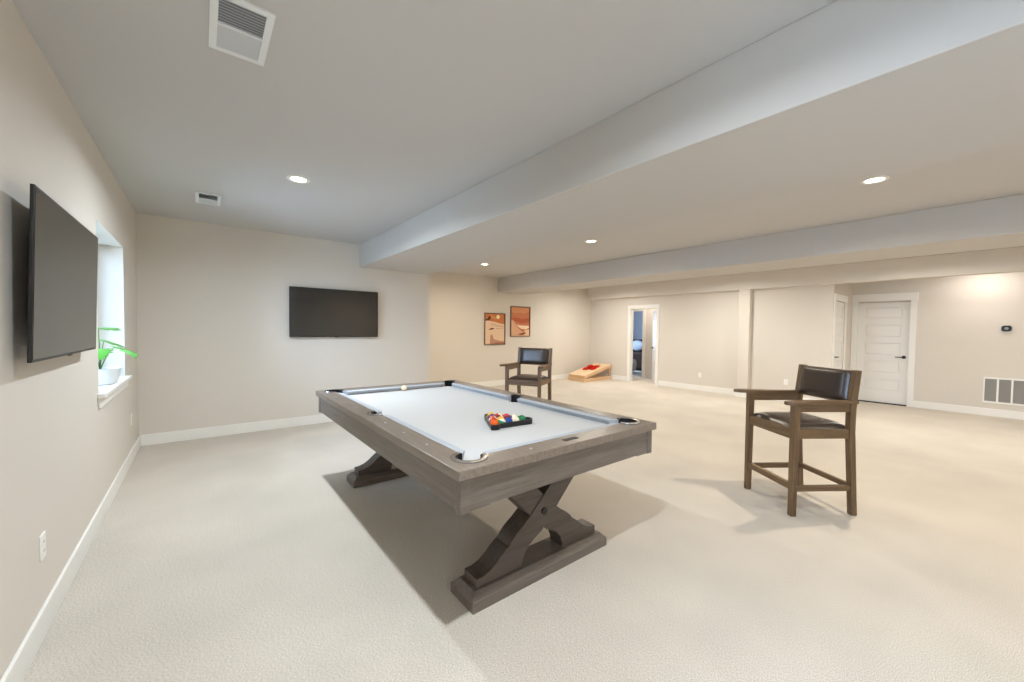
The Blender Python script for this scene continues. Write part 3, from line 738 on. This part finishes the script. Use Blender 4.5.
# ------------------------------------------------------------------ potted plant on the sill
px, py, pz = -.075, 4.68, .9375
pl = empty('potted_plant', (px, py, pz)); tag(pl, 'green split-leaf plant in a white bowl pot on the window sill', 'plant')
MB().lathe([(1e-4, 0), (.088, 0), (.098, .006), (.118, .07), (.126, .128), (.129, .135), (.122, .135), (.118, .118), (1e-4, .118)], n=36, cap=False).build('pot', M['pot'], pl, smooth=True)
MB().lathe([(1e-4, .122), (.117, .119)], n=24, cap=False).build('soil', M['soil'], pl)
def monstera(base, tip, size, roll, droop=.25):
    """stem from the pot to base, blade from base pointing to tip"""
    B = Vector(base); T = Vector(tip); d = (T-B).normalized(); Ln = (T-B).length
    side = d.cross(Vector((0, 0, 1))).normalized(); nrm = side.cross(d)
    R = Matrix.Rotation(roll, 3, d); side = R @ side; nrm = R @ nrm
    s = Vector((0, 0, .12)); mid = (s+B)/2 + Vector((0, 0, .06))
    q = [s.lerp(mid, k/5).lerp(mid.lerp(B, k/5), k/5) for k in range(6)]
    stem = MB().tube(q, [.0045, .004, .0038, .0035, .003, .0025], 6).build('stem', M['leafd'], pl, smooth=True)
    mb = MB(); N = 22
    def wdt(t): return size*(math.sin(PI*min(1, t)**.72))**1.05 if t > 0 else 0 if t < 1 else 0
    prev = None
    for sgn in (-1, 1):
        rows_ = []
        for i in range(N+1):
            t = i/N; lobe = 1-.42*(.5+.5*math.cos(2*PI*t*5.5))*(1 if .12 < t < .93 else 0)
            w_ = wdt(t)*lobe; c = B + d*Ln*t - Vector((0, 0, droop*Ln*t*t))
            row_ = []
            for k in range(5):
                u = k/4; row_.append(mb.bm.verts.new(c + side*sgn*w_*u + d*(w_*.35*u) - nrm*(.22*w_*u*u) + nrm*.004*u))
            rows_.append(row_)
        for i in range(N):
            for k in range(4): mb._f([rows_[i][k], rows_[i+1][k], rows_[i+1][k+1], rows_[i][k+1]])
    lf = mb.build('leaf', M['leaf'], pl, smooth=True)
    so = lf.modifiers.new('solid', 'SOLIDIFY'); so.thickness = .0012
    return lf
monstera((.07, .13, .30), (.16, .62, .30), .10, .35, .28)
monstera((.05, -.20, .36), (.10, .22, .36), .10, .45, .12)
monstera((.02, -.18, .46), (.08, .25, .49), .085, .15, .05)
monstera((.0, -.28, .30), (.10, -.60, .32), .10, .3)
monstera((-.04, -.20, .42), (-.06, -.55, .48), .08, 0)
monstera((-.05, .05, .25), (-.07, .20, .30), .06, -.3, .1)

# ------------------------------------------------------------------ bedroom seen through the doorway
bed = empty('bed', (13.75, 8.4, 0)); tag(bed, 'bed with a dark patterned blanket seen through the open doorway', 'bed')
def soft(x0, y0, z0, x1, y1, z1, name, mat, parent, e=.06):
    o = MB().box((x0, y0, z0), (x1, y1, z1)).build(name, mat, parent, smooth=False, bevel=e, seg=4); return o
MB().box((-.75, -.9, .0), (.75, 1.2, .28)).build('bed_base', M['gap'], bed, bevel=.01)
soft(-.74, -.88, .28, .74, 1.18, .56, 'mattress', M['pillow'], bed)
soft(-.79, -.95, .08, .79, .95, .62, 'blanket', M['throw'], bed, .05)
MB().box((.76, -.95, 0), (.83, 1.25, 1.1)).build('headboard', M['gap'], bed, bevel=.01)
for i, yy in enumerate((-.56, .08, .72)):
    o = MB().sphere((0, 0, 0), 1, 20, 12).build('bed_pillow', M['pillow'], smooth=True); o.scale = (.11, .30, .21); o.location = (13.75+.5, 8.4+yy, .86)
    tag(o, ['white pillow on the bed, nearest the doorway side', 'white pillow in the middle of the bed head', 'white pillow at the far side of the bed head'][i], 'pillow', 'bed pillows')
# round beige ottoman chair
tc_ = empty('tub_chair', (12.2, 8.22, 0)); tag(tc_, 'round beige upholstered chair in front of the bed past the doorway', 'chair')
MB().lathe([(1e-4, .06), (.30, .06), (.36, .12), (.38, .3), (.36, .42), (.30, .46), (1e-4, .47)], n=28, cap=False).build('seat', M['beige'], tc_, smooth=True)
MB().lathe([(.30, .2), (.40, .2), (.43, .5), (.41, .74), (.36, .78), (.31, .74), (.30, .45), (.30, .2)], n=28, cap=False, a0=.2*PI, a1=1.4*PI).build('backrest', M['beige'], tc_, smooth=True)
for a in (.25, .75, 1.25, 1.75): MB().lathe([(.018, 0), (.022, .08)], (.24*math.cos(a*PI), .24*math.sin(a*PI), 0), 10).build('leg', M['gap'], tc_)

# ------------------------------------------------------------------ camera
f_px = 391.08; yaw, pitch, roll = [math.radians(a) for a in (38.489, 1.675, .712)]
fw = Vector((math.sin(yaw)*math.cos(pitch), math.cos(yaw)*math.cos(pitch), -math.sin(pitch)))
rt = Vector((math.cos(yaw), -math.sin(yaw), 0)); up = rt.cross(fw)
rt2 = rt*math.cos(roll)+up*math.sin(roll); up2 = -rt*math.sin(roll)+up*math.cos(roll)
cam = bpy.data.cameras.new('camera'); co = bpy.data.objects.new('camera', cam); COL.objects.link(co)
cam.sensor_width = 36; cam.lens = f_px/1024*36; cam.clip_start = .02; cam.clip_end = 100
co.matrix_world = Matrix(((rt2.x, up2.x, -fw.x, .587), (rt2.y, up2.y, -fw.y, 0), (rt2.z, up2.z, -fw.z, 1.437), (0, 0, 0, 1)))
SC.camera = co

SC.view_settings.view_transform = 'Standard'; SC.view_settings.look = 'None'; SC.view_settings.gamma = 1
SC.view_settings.use_curve_mapping = False
SC.view_settings.exposure = 0.0
SC.cycles.max_bounces = 14; SC.cycles.diffuse_bounces = 8; SC.cycles.use_denoising = True
SC.cycles.sample_clamp_indirect = 6
